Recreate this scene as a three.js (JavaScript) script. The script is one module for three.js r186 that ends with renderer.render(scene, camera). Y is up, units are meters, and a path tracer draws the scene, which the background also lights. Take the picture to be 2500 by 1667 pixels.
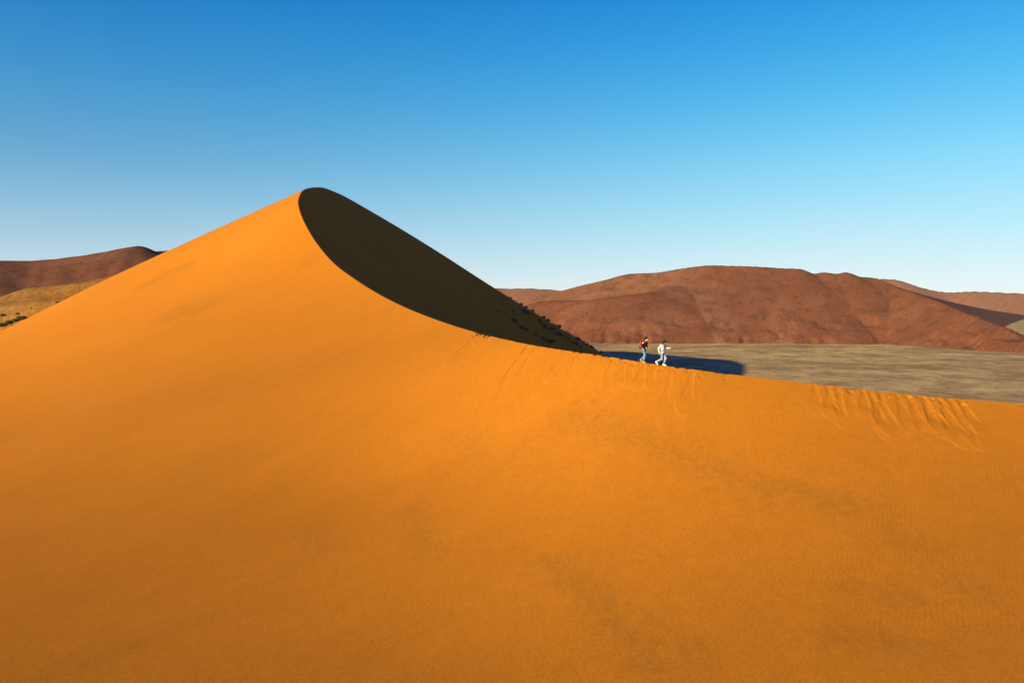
import * as THREE from 'three';
import { mergeGeometries } from 'three/addons/utils/BufferGeometryUtils.js';
import { RoundedBoxGeometry } from 'three/addons/geometries/RoundedBoxGeometry.js';
import { createNoise2D, createNoise3D } from 'simplex-noise';

// ------------------------------------------------------------------ camera, sky, sun, exposure
const scene = new THREE.Scene();
const camera = new THREE.PerspectiveCamera(49.55, 1024 / 682, 0.5, 12000);
camera.position.set(0, 35, 0);                       // a drone, 35 m above the valley floor
camera.rotation.set(-3.28 * Math.PI / 180, 0, 0);

const renderer = new THREE.WebGLRenderer({ antialias: true });
renderer.setSize(1024, 682);
renderer.toneMapping = THREE.LinearToneMapping;
renderer.toneMappingExposure = 2.1;
renderer.outputColorSpace = THREE.SRGBColorSpace;
renderer.shadowMap.enabled = true;
const EXPOSURE = renderer.toneMappingExposure;

const SUN_UP = 15 * Math.PI / 180, SUN_BEHIND = 45.5 * Math.PI / 180;   // low, behind the camera's left shoulder
const sunDir = new THREE.Vector3(-Math.sin(SUN_BEHIND) * Math.cos(SUN_UP), Math.sin(SUN_UP), Math.cos(SUN_BEHIND) * Math.cos(SUN_UP));

const clamp = (v, a = 0, b = 1) => Math.min(b, Math.max(a, v));
const smooth = (a, b, v) => { const t = clamp((v - a) / (b - a)); return t * t * (3 - 2 * t); };
// clear desert sky: pale at the horizon, deep blue above, with the Rayleigh phase about the sun
{
  const W = 1024, H = 512, data = new Float32Array(W * H * 4);
  for (let j = 0; j < H; j++) {
    const el = ((j + 0.5) / H - 0.5) * Math.PI, e = Math.max(0, el * 180 / Math.PI);
    const y = Math.sin(el), c = Math.cos(el);
    const r = 0.80 * Math.exp(-0.105 * e - 0.0035 * e * e) + 0.003 + 0.012 * smooth(18, 55, e), g = 0.018 + 0.86 * Math.exp(-0.036 * e - 0.0009 * e * e), b = 0.30 + 0.58 * Math.exp(-((e / 38) ** 2));
    const w = Math.min(1, 0.3 + e / 14);
    for (let i = 0; i < W; i++) {
      const a = ((i + 0.5) / W - 0.5) * 2 * Math.PI;
      const cg = c * Math.cos(a) * sunDir.x + y * sunDir.y + c * Math.sin(a) * sunDir.z;
      const ph = 1 + w * ((1 + cg * cg) / 1.47 - 1);
      const mie = 0.12 * Math.pow(Math.max(0, cg), 24);
      const k = (j * W + i) * 4;
      data[k] = (r * ph + mie) / EXPOSURE; data[k + 1] = (g * ph + mie * 0.9) / EXPOSURE; data[k + 2] = (b * (0.25 + 0.75 * ph) + mie * 0.7) / EXPOSURE; data[k + 3] = 1;
    }
  }
  const sky = new THREE.DataTexture(data, W, H, THREE.RGBAFormat, THREE.FloatType);
  sky.mapping = THREE.EquirectangularReflectionMapping;
  sky.magFilter = sky.minFilter = THREE.LinearFilter;
  sky.wrapS = THREE.RepeatWrapping;
  sky.needsUpdate = true;
  scene.background = sky;
  scene.environment = sky;
}
const sun = new THREE.DirectionalLight(new THREE.Color().setRGB(1.0, 0.93, 0.40), 5);
sun.position.copy(sunDir).multiplyScalar(900).add(new THREE.Vector3(0, 0, -300));
sun.target.position.set(0, 0, -300);
sun.castShadow = true;
sun.shadow.mapSize.set(4096, 4096);
Object.assign(sun.shadow.camera, { left: -700, right: 700, top: 500, bottom: -500, near: 10, far: 2600 });
scene.add(sun, sun.target);
scene.fog = new THREE.FogExp2(new THREE.Color().setRGB(0.86, 0.9, 1.0), 0.00002);

// ------------------------------------------------------------------ helpers
function mulberry(a) { return () => { a |= 0; a = a + 0x6D2B79F5 | 0; let t = Math.imul(a ^ a >>> 15, 1 | a); t = t + Math.imul(t ^ t >>> 7, 61 | t) ^ t; return ((t ^ t >>> 14) >>> 0) / 4294967296; }; }
const rand = mulberry(11);
const n2 = createNoise2D(mulberry(3)), n2b = createNoise2D(mulberry(5)), n3 = createNoise3D(mulberry(7));
const fbm = (x, y, oct = 4, nf = n2) => { let a = 0.5, s = 0; for (let i = 0; i < oct; i++) { s += a * nf(x, y); x = x * 2.03 + 17.1; y = y * 2.03 - 9.7; a *= 0.5; } return s; };
const smin = (a, b, k) => { const h = Math.max(k - Math.abs(a - b), 0) / k; return Math.min(a, b) - h * h * k * 0.25; };
const lerp = (a, b, t) => a + (b - a) * t;
const used = new Map();
const numbered = (name) => { const k = used.get(name) || 0; used.set(name, k + 1); return k ? `${name}_${String(k).padStart(3, '0')}` : name; };
function top(o, name, label, category, extra = {}) {
  o.name = numbered(name); o.userData = { label, category, ...extra }; scene.add(o);
  o.traverse((m) => { if (m.isMesh) m.castShadow = m.receiveShadow = true; });
  return o;
}
function part(name, geometry, material, parent) { const m = new THREE.Mesh(geometry, material); m.name = name; m.castShadow = m.receiveShadow = true; parent.add(m); return m; }

/** A tiling texture, N pixels a side, from f(u, v) in 0..1 that gives a number or [r, g, b]; values are sRGB 0..1. */
function texture(N, f, srgb) {
  const d = new Uint8Array(N * N * 4);
  for (let j = 0; j < N; j++) for (let i = 0; i < N; i++) {
    const v = f(i / N, j / N), k = (j * N + i) * 4;
    if (typeof v === 'number') d[k] = d[k + 1] = d[k + 2] = clamp(v) * 255;
    else { d[k] = clamp(v[0]) * 255; d[k + 1] = clamp(v[1]) * 255; d[k + 2] = clamp(v[2]) * 255; }
    d[k + 3] = 255;
  }
  const t = new THREE.DataTexture(d, N, N);
  t.wrapS = t.wrapT = THREE.RepeatWrapping; t.magFilter = THREE.LinearFilter; t.minFilter = THREE.LinearMipmapLinearFilter; t.generateMipmaps = true;
  if (srgb) t.colorSpace = THREE.SRGBColorSpace;
  t.needsUpdate = true;
  return t;
}
const TAU = Math.PI * 2;
/** Noise that tiles over 0..1 in u and v: a 2-torus through 3-D noise, good enough for grain. */
const tiled = (u, v, f, seed = 0) => {
  const a = n3(u * f, v * f, seed), b = n3((u - 1) * f, v * f, seed), c = n3(u * f, (v - 1) * f, seed), d = n3((u - 1) * f, (v - 1) * f, seed);
  const s = smooth(0.85, 1, u), t = smooth(0.85, 1, v);
  return lerp(lerp(a, b, s), lerp(c, d, s), t);
};

// ------------------------------------------------------------------ materials of the ground
const sandGrain = (() => {
  const r = mulberry(21);
  return texture(1024, (u, v) => {
    const g = (r() + r() + r()) / 3 - 0.5;
    const s = 0.93 + g * 0.20 + tiled(u, v, 230, 2) * 0.06 + tiled(u, v, 110, 6) * 0.03 + tiled(u, v, 9, 4) * 0.008;
    return [s, s - g * 0.02, s - g * 0.06];
  }, true);
})();
// wind ripples, in patches, over a 24 m tile
const sandRipple = (() => {
  const r = mulberry(23);
  return texture(2048, (u, v) => {
    const x = u * 24, y = v * 24;
    const bend = tiled(u, v, 6, 1) * 0.22 + tiled(u, v, 22, 3) * 0.06 + tiled(u, v, 60, 9) * 0.018;
    const wave = Math.sin(TAU * (Math.round(24 / 0.17 * 0.86) * u + Math.round(24 / 0.17 * 0.5) * v + bend * 2.2));
    const patch = smooth(-0.25, 0.55, tiled(u, v, 5, 12) + 0.35 * tiled(u, v, 14, 13));
    return 0.5 + 0.16 * wave * patch + 0.05 * tiled(u, v, 45, 15) + (r() - 0.5) * 0.05;
  }, false);
})();
const rep = (t, tile) => { const c = t.clone(); c.repeat.set(1 / tile, 1 / tile); c.needsUpdate = true; return c; };

const sandMat = new THREE.MeshPhysicalMaterial({ color: 0xffffff, roughness: 1, specularIntensity: 0.08, vertexColors: true, map: rep(sandGrain, 19), bumpMap: rep(sandRipple, 24), bumpScale: 0.011 });
sandMat.name = 'orange_sand';
const farGrain = (() => {
  const r = mulberry(29);
  return texture(1024, (u, v) => {
    const g = (r() + r()) / 2 - 0.5, t = tiled(u, v, 300, 30) * 0.09 + tiled(u, v, 120, 31) * 0.05 + tiled(u, v, 17, 32) * 0.03;
    const fleck = r() < 0.018 ? -0.22 : 0;
    const s = 0.88 + g * 0.24 + t + fleck;
    return [s, s + 0.01 - fleck * 0.15, s];
  }, true);
})();
const redMat = new THREE.MeshPhysicalMaterial({ color: 0xffffff, roughness: 1, specularIntensity: 0.08, vertexColors: true, map: rep(farGrain, 330) });
redMat.name = 'red_sand';
// thin dry grass in drifts over gravel, a 420 m tile
const plainPattern = (() => {
  const r = mulberry(33);
  return texture(2048, (u, v) => {
    const a = tiled(u + 0.03 * tiled(u, v, 5, 51), v, 9, 52) * 0.5 + tiled(u, v * 1.0, 26, 53) * 0.42 + tiled(u, v, 70, 54) * 0.35 + tiled(u, v, 190, 55) * 0.25;
    const k = smooth(-0.8, 0.8, a), g = (r() + r() - 1) * 0.09;
    return [lerp(0.72, 0.97, k) + g, lerp(0.69, 0.97, k) + g, lerp(0.68, 0.95, k) + g];
  }, true);
})();
const plainMat = new THREE.MeshPhysicalMaterial({ color: 0xffffff, roughness: 1, specularIntensity: 0.08, vertexColors: true, map: rep(plainPattern, 280) });
plainMat.name = 'gravel_and_dry_grass';

// ------------------------------------------------------------------ the main dune: one sharp crest, a lit windward face and a slip face at the angle of repose
const CREST = [[150, 1.5, 70], [105, 13, 18], [66, 24, -14], [42, 27.6, -31], [28.38, 29.14, -41], [25.49, 29.33, -42], [22.69, 29.5, -43], [18.94, 29.82, -44.3], [16.34, 30.04, -45.4], [13.09, 30.32, -47], [10.75, 30.55, -48.4], [9.55, 30.66, -49.3], [8.33, 30.78, -50.5], [6.8, 30.93, -52.5], [4.62, 31.03, -56], [1.74, 31.17, -61.5], [0, 31.3, -65.5], [-2.95, 31.56, -73], [-6.76, 32.08, -83], [-10.39, 32.82, -91.5], [-14.76, 33.94, -101], [-20.16, 35.74, -112], [-26.37, 38.36, -124], [-32.76, 41.63, -136], [-39.27, 46.3, -149], [-43.12, 49.78, -157], [-47, 53.66, -166], [-49.91, 57.06, -174], [-52.04, 59.59, -182], [-54.08, 63, -193], [-55.1, 65.7, -206], [-54.5, 66.9, -214], [-55.2, 67.6, -224], [-58.4, 68.7, -240], [-59, 65, -268], [-61, 58, -315], [-63, 50, -365], [-73, 20, -430]];
// surveyed spot heights of the windward face
const FLANK_EDGE = [[-128.74, 26.04, -186], [-119.71, 30.94, -188], [-110.83, 35.77, -189], [-104.68, 39, -190], [-87.5, 47.44, -192], [-80.15, 51.03, -193], [-61.54, 60.09, -195]];
const FLANK_BACK = [[-146.73, 23.14, -212], [-136.27, 28.72, -214], [-126.07, 34.21, -215], [-119, 37.87, -216], [-99.34, 47.43, -218], [-90.95, 51.49, -219], [-81.06, 57.59, -240], [-90, 25, -290], [-120, 5, -260]];
const FACE = [[-67.33, 30.04, -128.00], [-37.87, 24.24, -72.00], [-21.52, 22.09, -40.92], [-13.26, 21.93, -25.20], [-83.06, 23.23, -125.00], [-51.83, 21.18, -78.00], [-29.04, 21.20, -43.71], [-17.30, 21.49, -26.04], [-35.16, 37.11, -127.00], [-21.59, 27.66, -78.00], [-14.95, 23.94, -54.00], [-10.81, 22.67, -39.06], [-6.74, 22.36, -24.36], [-63.95, 42.31, -165.00], [-43.41, 30.66, -112.00], [-25.58, 25.13, -66.00], [-15.14, 22.67, -39.06], [-9.44, 22.36, -24.36], [-3.74, 28.65, -67.50], [-3.31, 26.07, -59.70], [-2.62, 22.66, -47.40], [-1.40, 21.93, -25.20], [-14.12, 29.35, -85.00], [-10.30, 25.73, -62.00], [-7.89, 22.64, -47.50], [-4.13, 22.10, -24.86], [8.37, 28.54, -43.20], [6.88, 25.76, -35.50], [3.94, 24.45, -20.33], [2.99, 28.72, -54.00], [2.55, 25.58, -46.00], [1.96, 23.85, -35.34], [1.26, 23.23, -22.68], [19.83, 27.28, -37.70], [15.26, 25.84, -29.02], [10.12, 25.02, -19.24], [23.33, 26.23, -33.70], [13.14, 25.15, -18.98]];
const APRON = [[0.00, 24.30, 0.00], [-40.00, 23.10, 0.00], [40.00, 24.70, 0.00], [0.00, 22.30, 60.00], [-90.00, 14.00, 20.00], [70.00, 17.00, 60.00], [-160.00, 3.00, -40.00], [-200.00, -2.00, -120.00], [-210.00, -1.00, -200.00], [-180.00, 0.00, -260.00], [-60.00, 6.00, 80.00], [90.00, 19.00, 10.00], [120.00, 5.00, 100.00], [-120.00, 4.00, 100.00]];

/** Thin-plate spline through [x, y, z, softness] points. */
function spline(points) {
  const n = points.length, N = n + 3, A = Array.from({ length: N }, () => new Float64Array(N + 1));
  const U = (r2) => r2 > 1e-9 ? 0.5 * r2 * Math.log(r2) : 0;
  for (let i = 0; i < n; i++) {
    const [xi, yi, zi, l] = points[i];
    for (let j = 0; j < n; j++) A[i][j] = U((xi - points[j][0]) ** 2 + (zi - points[j][2]) ** 2);
    A[i][i] += l; A[i][N] = yi;
    [1, xi, zi].forEach((v, k) => { A[i][n + k] = v; A[n + k][i] = v; });
  }
  for (let c = 0; c < N; c++) {
    let p = c; for (let r = c + 1; r < N; r++) if (Math.abs(A[r][c]) > Math.abs(A[p][c])) p = r;
    [A[c], A[p]] = [A[p], A[c]];
    for (let r = c + 1; r < N; r++) { const f = A[r][c] / A[c][c]; if (f) for (let k = c; k <= N; k++) A[r][k] -= f * A[c][k]; }
  }
  const w = new Float64Array(N);
  for (let r = N - 1; r >= 0; r--) { let s = A[r][N]; for (let k = r + 1; k < N; k++) s -= A[r][k] * w[k]; w[r] = s / A[r][r]; }
  return (x, z) => { let s = w[n] + w[n + 1] * x + w[n + 2] * z; for (let j = 0; j < n; j++) s += w[j] * U((x - points[j][0]) ** 2 + (z - points[j][2]) ** 2); return s; };
}
const windwardBase = spline([
  ...FLANK_EDGE.map((p) => [...p, 20]), ...FLANK_BACK.map((p) => [...p, 80]), ...FACE.map((p) => [...p, 500]), ...APRON.map((p) => [...p, 250]), ...CREST.slice(4, 34).map((p) => [...p, 0.5]),
]);

// the crest by arc length
const crestCurve = new THREE.CatmullRomCurve3(CREST.map((p) => new THREE.Vector3(...p)), false, 'centripetal');
const dense = [];
{
  let len = 0, last = null;
  for (let i = 0; i <= 4000; i++) { const p = crestCurve.getPoint(i / 4000); if (last) len += Math.hypot(p.x - last.x, p.z - last.z); dense.push({ x: p.x, y: p.y, z: p.z, u: len }); last = p; }
}
const crestLength = dense[dense.length - 1].u;
function crestAt(u) {
  let a = 0, b = dense.length - 1;
  while (b - a > 1) { const m = (a + b) >> 1; if (dense[m].u > u) b = m; else a = m; }
  const p = dense[a], q = dense[b], t = clamp((u - p.u) / Math.max(1e-9, q.u - p.u));
  return { x: lerp(p.x, q.x, t), y: lerp(p.y, q.y, t), z: lerp(p.z, q.z, t) };
}
const nearestU = (x, z) => { let best = 1e9, u = 0; for (const p of dense) { const d = (p.x - x) ** 2 + (p.z - z) ** 2; if (d < best) { best = d; u = p.u; } } return u; };
const U_RIGHT = nearestU(28.4, -41), U_FEET = nearestU(9.5, -49.3), U_CLUMP = nearestU(-3.4, -74), U_MID = nearestU(-14.8, -101), U_PEAK = nearestU(-55.1, -206), U_BACK = nearestU(-58.4, -240);

// where walkers have broken the crest: [from, to, how much]
const BROKEN = [[nearestU(25.6, -42), nearestU(18.9, -44.3), 1.0], [nearestU(13.6, -46.7), nearestU(-2.2, -71), 0.42], [nearestU(-2.0, -71), nearestU(-4.0, -75), 2.3]];
const broken = (u) => { let s = 0; for (const [a, b, k] of BROKEN) { const lo = Math.min(a, b), hi = Math.max(a, b); s = Math.max(s, k * smooth(lo - 0.6, lo + 0.5, u) * (1 - smooth(hi - 0.5, hi + 0.6, u))); } return s; };
const crestWear = (u) => {
  const k = broken(u); if (k < 0.01) return 0;
  const bite = Math.max(0, n2(u * 0.9, 3.3) - 0.25) * 0.22 + Math.max(0, n2(u * 2.9, 8.1) - 0.25) * 0.10;
  return -k * (bite + 0.018 * (n2(u * 6, 1.7) + 0.6));
};
// footprints: pits just below the crest
const prints = [];
{
  const r = mulberry(41);
  for (const [a, b, k] of BROKEN) for (let u = Math.min(a, b); u < Math.max(a, b); u += 0.45 + r() * r() * 2.2) prints.push({ u, s: 0.1 + r() * (k > 1 ? 1.3 : 0.7), rx: 0.09 + r() * 0.09, rs: 0.11 + r() * 0.12, d: 0.02 + 0.09 * r() * r() * Math.min(1.5, k + 0.5) });
}
// little avalanches set off by the walkers: [u at the crest, length, half width at the foot, drift of u per metre, depth]
const slides = [];
{
  const r = mulberry(43);
  const add = (x, z, n, span, L0, L1, drift, dep) => { const c = nearestU(x, z); for (let i = 0; i < n; i++) slides.push({ u: c + (i / Math.max(1, n - 1) - 0.5) * span + (r() - 0.5) * 0.4, L: lerp(L0, L1, r()), w: 0.28 + 0.3 * r(), drift: drift + (r() - 0.5) * 0.05, d: 0.44 * dep * (0.7 + 0.6 * r()) }); };
  add(-2.6, -72.5, 4, 3.4, 7.5, 10.5, 0.03, 0.085);
  add(1.7, -61.5, 2, 1.5, 7, 9.5, 0.05, 0.10);
  add(4.2, -56.8, 3, 3.2, 3.5, 6.0, 0.06, 0.06);
  add(8.4, -50.4, 5, 3.6, 3, 5, 0.02, 0.055);
  add(11.3, -48, 2, 1.3, 5, 6.5, 0.02, 0.055);
  add(19.6, -44.0, 5, 2.6, 3.6, 5.4, 0.02, 0.07);
  add(22.4, -43.1, 5, 2.8, 4.2, 6.2, -0.03, 0.08);
  add(24.8, -42.2, 4, 1.7, 4.2, 6.4, -0.05, 0.08);
}
function slideRelief(u, s) {
  let h = 0;
  for (const q of slides) {
    if (s > q.L + 1.5) continue;
    const t = s / q.L, half = lerp(0.16, q.w * 1.15, smooth(0.1, 0.9, t));
    const du = (u - (q.u + q.drift * s + 0.06 * n2(s * 0.5, q.u))) / half;
    if (Math.abs(du) > 2.2) continue;
    const along = smooth(0, 0.06, t) * (1 - smooth(0.96, 1.01, t + 0.16 * Math.min(1.5, du * du)));
    const chute = -(1 - smooth(0.82, 1.0, Math.abs(du))) * lerp(1.0, -0.55, smooth(0.5, 0.78, t));
    const levee = 0.55 * Math.exp(-(((Math.abs(du) - 1.08) / 0.14) ** 2)) * (1 - smooth(0.75, 1.0, t));
    h += q.d * along * (chute + levee);
  }
  return h;
}
function printRelief(u, s) {
  let h = 0;
  for (const q of prints) {
    const a = (u - q.u) / q.rx, b = (s - q.s) / q.rs, d = a * a + b * b;
    if (d < 9) h += q.d * (-Math.exp(-d * 1.1) + 0.22 * Math.exp(-((Math.sqrt(d) - 1.6) ** 2) * 3));
  }
  return h;
}

// ripple patches, dark grains plus ripple self-shade painted into the colour: polylines of [x, z], half width, strength
const STREAKS = [
  [[[-82.0, -167.3], [-79.1, -170.0], [-74.7, -169.7]], 1.5, 0.32],
  [[[-59.1, -130.2], [-57.6, -131.7], [-54.6, -129.9]], 2.3, 0.26],
  [[[3.9, -47.0], [6.0, -43.4], [7.9, -40.7], [9.7, -37.4], [11.1, -35.2], [13.4, -33.1], [15.0, -31.5]], 0.8, 0.24],
  [[[15.0, -29.0], [15.5, -27.7]], 0.6, 0.22],
  [[[1.6, -31.3], [2.7, -28.7], [3.4, -26.4], [3.8, -23.9], [4.3, -22.1]], 0.5, 0.26],
  [[[5.0, -24.6], [5.5, -22.7]], 0.4, 0.2],
  [[[10.3, -22.4], [11.2, -21.7], [12.0, -21.1]], 0.45, 0.24],
  [[[15.2, -25.4], [15.7, -24.3]], 0.4, 0.2],
  [[[-10.8, -39.7], [-9.8, -36.8]], 0.7, 0.14],
  [[[-5.6, -40.8], [-4.4, -36.0], [-3.9, -34.0]], 0.5, 0.18],
  [[[-60.0, -157.2], [-49.0, -145.2]], 2, 0.08],
  [[[-38.1, -143.5], [-38.6, -138.2]], 0.8, 0.14],
  [[[-4.0, -51.2], [-1.8, -46.6]], 0.6, 0.12],
  [[[11.9, -25.4], [13.2, -23.9]], 0.5, 0.18],
];
function streak(x, z) {
  let s = 0;
  for (const [line, w0, k] of STREAKS) {
    const w = w0 * 1.8;
    for (let i = 0; i + 1 < line.length; i++) {
      const [ax, az] = line[i], [bx, bz] = line[i + 1], dx = bx - ax, dz = bz - az;
      const t = clamp(((x - ax) * dx + (z - az) * dz) / (dx * dx + dz * dz));
      const d = Math.hypot(x - ax - dx * t, z - az - dz * t) / w;
      if (d < 3) { const f = d + 1.1 * fbm(x / w * 0.9, z / w * 0.9, 4, n2b); s = Math.max(s, 1.05 * k * (1 - smooth(-0.2, 1.7, f)) * (0.7 + 0.6 * n2(x / w * 2.1, z / w * 2.1))); }
    }
  }
  return s;
}
const SAND = [0.470, 0.145, 0.0135], DARK_SAND_AND_SHADE = [0.20, 0.088, 0.020];
function sandColor(x, z, out) {
  const m = 1 + 0.03 * fbm(x * 0.035 + 4, z * 0.035, 4) + 0.03 * fbm(x * 0.16 + z * 0.10, z * 0.05 - x * 0.02, 4, n2b) + 0.03 * n2(x * 1.1, z * 1.1);
  const k = clamp(streak(x, z) * 1.25 + Math.max(0, fbm(x * 0.09 + z * 0.05 + 31, z * 0.03, 4) - 0.2) * 0.22, 0, 0.5);
  for (let c = 0; c < 3; c++) out[c] = lerp(SAND[c], DARK_SAND_AND_SHADE[c], k) * m;
}

const REPOSE = 0.622;
const leeEnvelope = dense.filter((_, i) => i % 12 === 0);
function leeHeight(x, z) {
  let h = -1e9, arg = 0, dist = 0;
  const side = smooth(-72, -112, z);                       // 0 along the low arm, 1 below the summit
  if (side < 1) for (const p of leeEnvelope) { const d = Math.hypot(x - p.x, z - p.z), v = p.y - REPOSE * d; if (v > h) { h = v; arg = p.u; dist = d; } }
  if (side > 0) {
    let a = 0, b = dense.length - 1;                       // the crest runs back steadily: find it across from here
    while (b - a > 1) { const m = (a + b) >> 1; if (dense[m].z < z) b = m; else a = m; }
    const q = dense[b], d = Math.abs(x - q.x), r = 4 * smooth(-210, -238, z), v = q.y - REPOSE * (Math.sqrt(d * d + r * r) - r);
    h = side < 1 ? lerp(h, v, side) : v; arg = side < 1 ? lerp(arg, q.u, side) : q.u; dist = side < 1 ? lerp(dist, d, side) : d;
  }
  // faint flutes down the slip face, and banked sand along the lines of shrubs at its foot
  h += 0.5 * n2(arg * 0.11, dist * 0.012) * smooth(5, 40, dist) + 0.10 * n2(arg * 0.5, dist * 0.02) * smooth(1, 8, dist);
  const low = smooth(36, 28, h);
  for (const [zc, w, k] of [[-191.3, 1.5, 1.1], [-210, 1.8, 1.3], [-223.5, 1.5, 0.9], [-238, 1.8, 0.8]]) { const e = (z - zc - 1.2 * n2(x * 0.12, zc)) / w; h += low * k * Math.exp(-e * e) * (0.55 + 0.45 * n2(x * 0.25, zc * 2)); }
  return h;
}

function gridGeometry(rows, cols, fill, flip) {
  const pos = new Float32Array(rows * cols * 3), col = new Float32Array(rows * cols * 3), uv = new Float32Array(rows * cols * 2), p = [0, 0, 0], c = [0, 0, 0];
  for (let i = 0; i < rows; i++) for (let j = 0; j < cols; j++) {
    fill(i, j, p, c);
    const k = i * cols + j;
    pos.set(p, k * 3); col.set(c, k * 3); uv[k * 2] = p[0]; uv[k * 2 + 1] = p[2];
  }
  const idx = new Uint32Array((rows - 1) * (cols - 1) * 6);
  let q = 0;
  for (let i = 0; i < rows - 1; i++) for (let j = 0; j < cols - 1; j++) {
    const a = i * cols + j, b = a + 1, d = a + cols, e = d + 1;
    if (flip) { idx[q++] = a; idx[q++] = b; idx[q++] = d; idx[q++] = b; idx[q++] = e; idx[q++] = d; } else { idx[q++] = a; idx[q++] = d; idx[q++] = b; idx[q++] = b; idx[q++] = d; idx[q++] = e; }
  }
  const g = new THREE.BufferGeometry();
  g.setAttribute('position', new THREE.BufferAttribute(pos, 3)); g.setAttribute('color', new THREE.BufferAttribute(col, 3)); g.setAttribute('uv', new THREE.BufferAttribute(uv, 2));
  g.setIndex(new THREE.BufferAttribute(idx, 1)); g.computeVertexNormals();
  return g;
}
// stations along the crest, closest where the walkers went
const stations = [];
for (let u = 0; u < crestLength;) { stations.push(u); u += u < U_RIGHT - 4 ? 1.2 : u < U_CLUMP + 6 ? 0.085 : u < U_MID ? 0.3 : u < U_BACK ? 0.5 : 2; }
stations.push(crestLength);
// heading of the fall lines of the windward face along the crest: [u, angle from +z towards -x, length]
const FALL = [[0, -0.3, 120], [U_RIGHT, 0.36, 150], [U_FEET, 0.33, 150], [U_CLUMP, 0.36, 165], [U_MID, 0.62, 180], [(U_MID + U_PEAK) / 2, 0.95, 190], [U_PEAK, 1.55, 190], [U_BACK, 2.0, 190], [crestLength, 2.2, 150]];
const fallAt = (u) => { let i = 0; while (i < FALL.length - 2 && u > FALL[i + 1][0]) i++; const t = smooth(FALL[i][0], FALL[i + 1][0], u); return [lerp(FALL[i][1], FALL[i + 1][1], t), lerp(FALL[i][2], FALL[i + 1][2], t)]; };
const outS = []; { let s = 0, d = 0.055; while (s < 190) { outS.push(s); s += d; d *= 1.0135; } const m = outS[outS.length - 1]; for (let i = 0; i < outS.length; i++) outS[i] /= m; }
const outMax = 190;
function windwardPoint(u, s, p) {
  const c = crestAt(u), [a] = fallAt(u);
  p[0] = c.x - Math.sin(a) * s; p[2] = c.z + Math.cos(a) * s;
  const wear = crestWear(u), off = c.y - windwardBase(c.x, c.z);
  let h = windwardBase(p[0], p[2]) + off * Math.exp(-s / 6) + wear * Math.exp(-s / 0.35);
  if (s < 14 && u > U_RIGHT - 2 && u < U_CLUMP + 8) h += slideRelief(u, s) + printRelief(u, s) * smooth(0, 0.1, s);
  if (s > 1) h += smooth(1, 10, s) * 0.10 * fbm(p[0] * 0.03, p[2] * 0.03, 2);
  p[1] = h;
}
const windwardGeo = gridGeometry(stations.length, outS.length, (i, j, p, c) => {
  const u = stations[i], s = outS[j] * Math.min(outMax, fallAt(u)[1] + 10);
  windwardPoint(u, s, p); sandColor(p[0], p[2], c);
}, true);
// the slip face runs from the crest to its toe on the valley floor
const TOE = [[0, 175, 30], [U_RIGHT, 78, -75], [U_FEET, 62, -92], [U_CLUMP, 58, -118], [U_MID, 58, -142], [U_PEAK, 66, -200], [U_BACK, 62, -236], [crestLength, 50, -440]];
const toeAt = (u) => { let i = 0; while (i < TOE.length - 2 && u > TOE[i + 1][0]) i++; const t = clamp((u - TOE[i][0]) / (TOE[i + 1][0] - TOE[i][0])); return [lerp(TOE[i][1], TOE[i + 1][1], t), lerp(TOE[i][2], TOE[i + 1][2], t)]; };
const inS = []; { const n = 120; for (let i = 0; i < n; i++) inS.push(Math.pow(i / (n - 1), 1.7)); }
const leeGeo = gridGeometry(stations.length, inS.length, (i, j, p, c) => {
  const u = stations[i], a = crestAt(u), [tx, tz] = toeAt(u), t = inS[j];
  p[0] = lerp(a.x, tx, t); p[2] = lerp(a.z, tz, t);
  p[1] = j ? leeHeight(p[0], p[2]) + crestWear(u) * Math.exp(-t * 160) : a.y + crestWear(u);
  sandColor(p[0], p[2], c);
}, false);
top(new THREE.Mesh(mergeGeometries([windwardGeo, leeGeo]), sandMat), 'sand_dune', 'huge orange sand dune with a sharp curved crest and dark slip face', 'dune', { kind: 'structure' });

// ------------------------------------------------------------------ valley floor
{
  const axis = []; for (let i = -130; i <= 130; i++) axis.push(Math.sinh(i / 130 * 4.2) / Math.sinh(4.2) * 9000);
  const N = axis.length;
  const straw = [0.62, 0.39, 0.205], brown = [0.49, 0.297, 0.16], red = [0.24, 0.095, 0.06];
  const g = gridGeometry(N, N, (i, j, p, c) => {
    p[0] = 120 + axis[j]; p[2] = -420 + axis[i]; p[1] = 0.25 * fbm(p[0] * 0.02, p[2] * 0.02, 3) - 0.1;
    const far = Math.hypot(axis[i], axis[j]) > 2500;
    const k = far ? 0.5 : smooth(-0.45, 0.4, fbm(p[0] * 0.009, p[2] * 0.02, 5) + 0.35 * fbm(p[0] * 0.05, p[2] * 0.08, 3, n2b));
    for (let q = 0; q < 3; q++) c[q] = lerp(straw[q], brown[q], k);
    if (far) for (let q = 0; q < 3; q++) c[q] = lerp(c[q], red[q], 0.5);
  }, false);
  top(new THREE.Mesh(g, plainMat), 'valley_floor', 'flat tan gravel valley floor with thin dry grass', 'ground', { kind: 'structure' });
}

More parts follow.
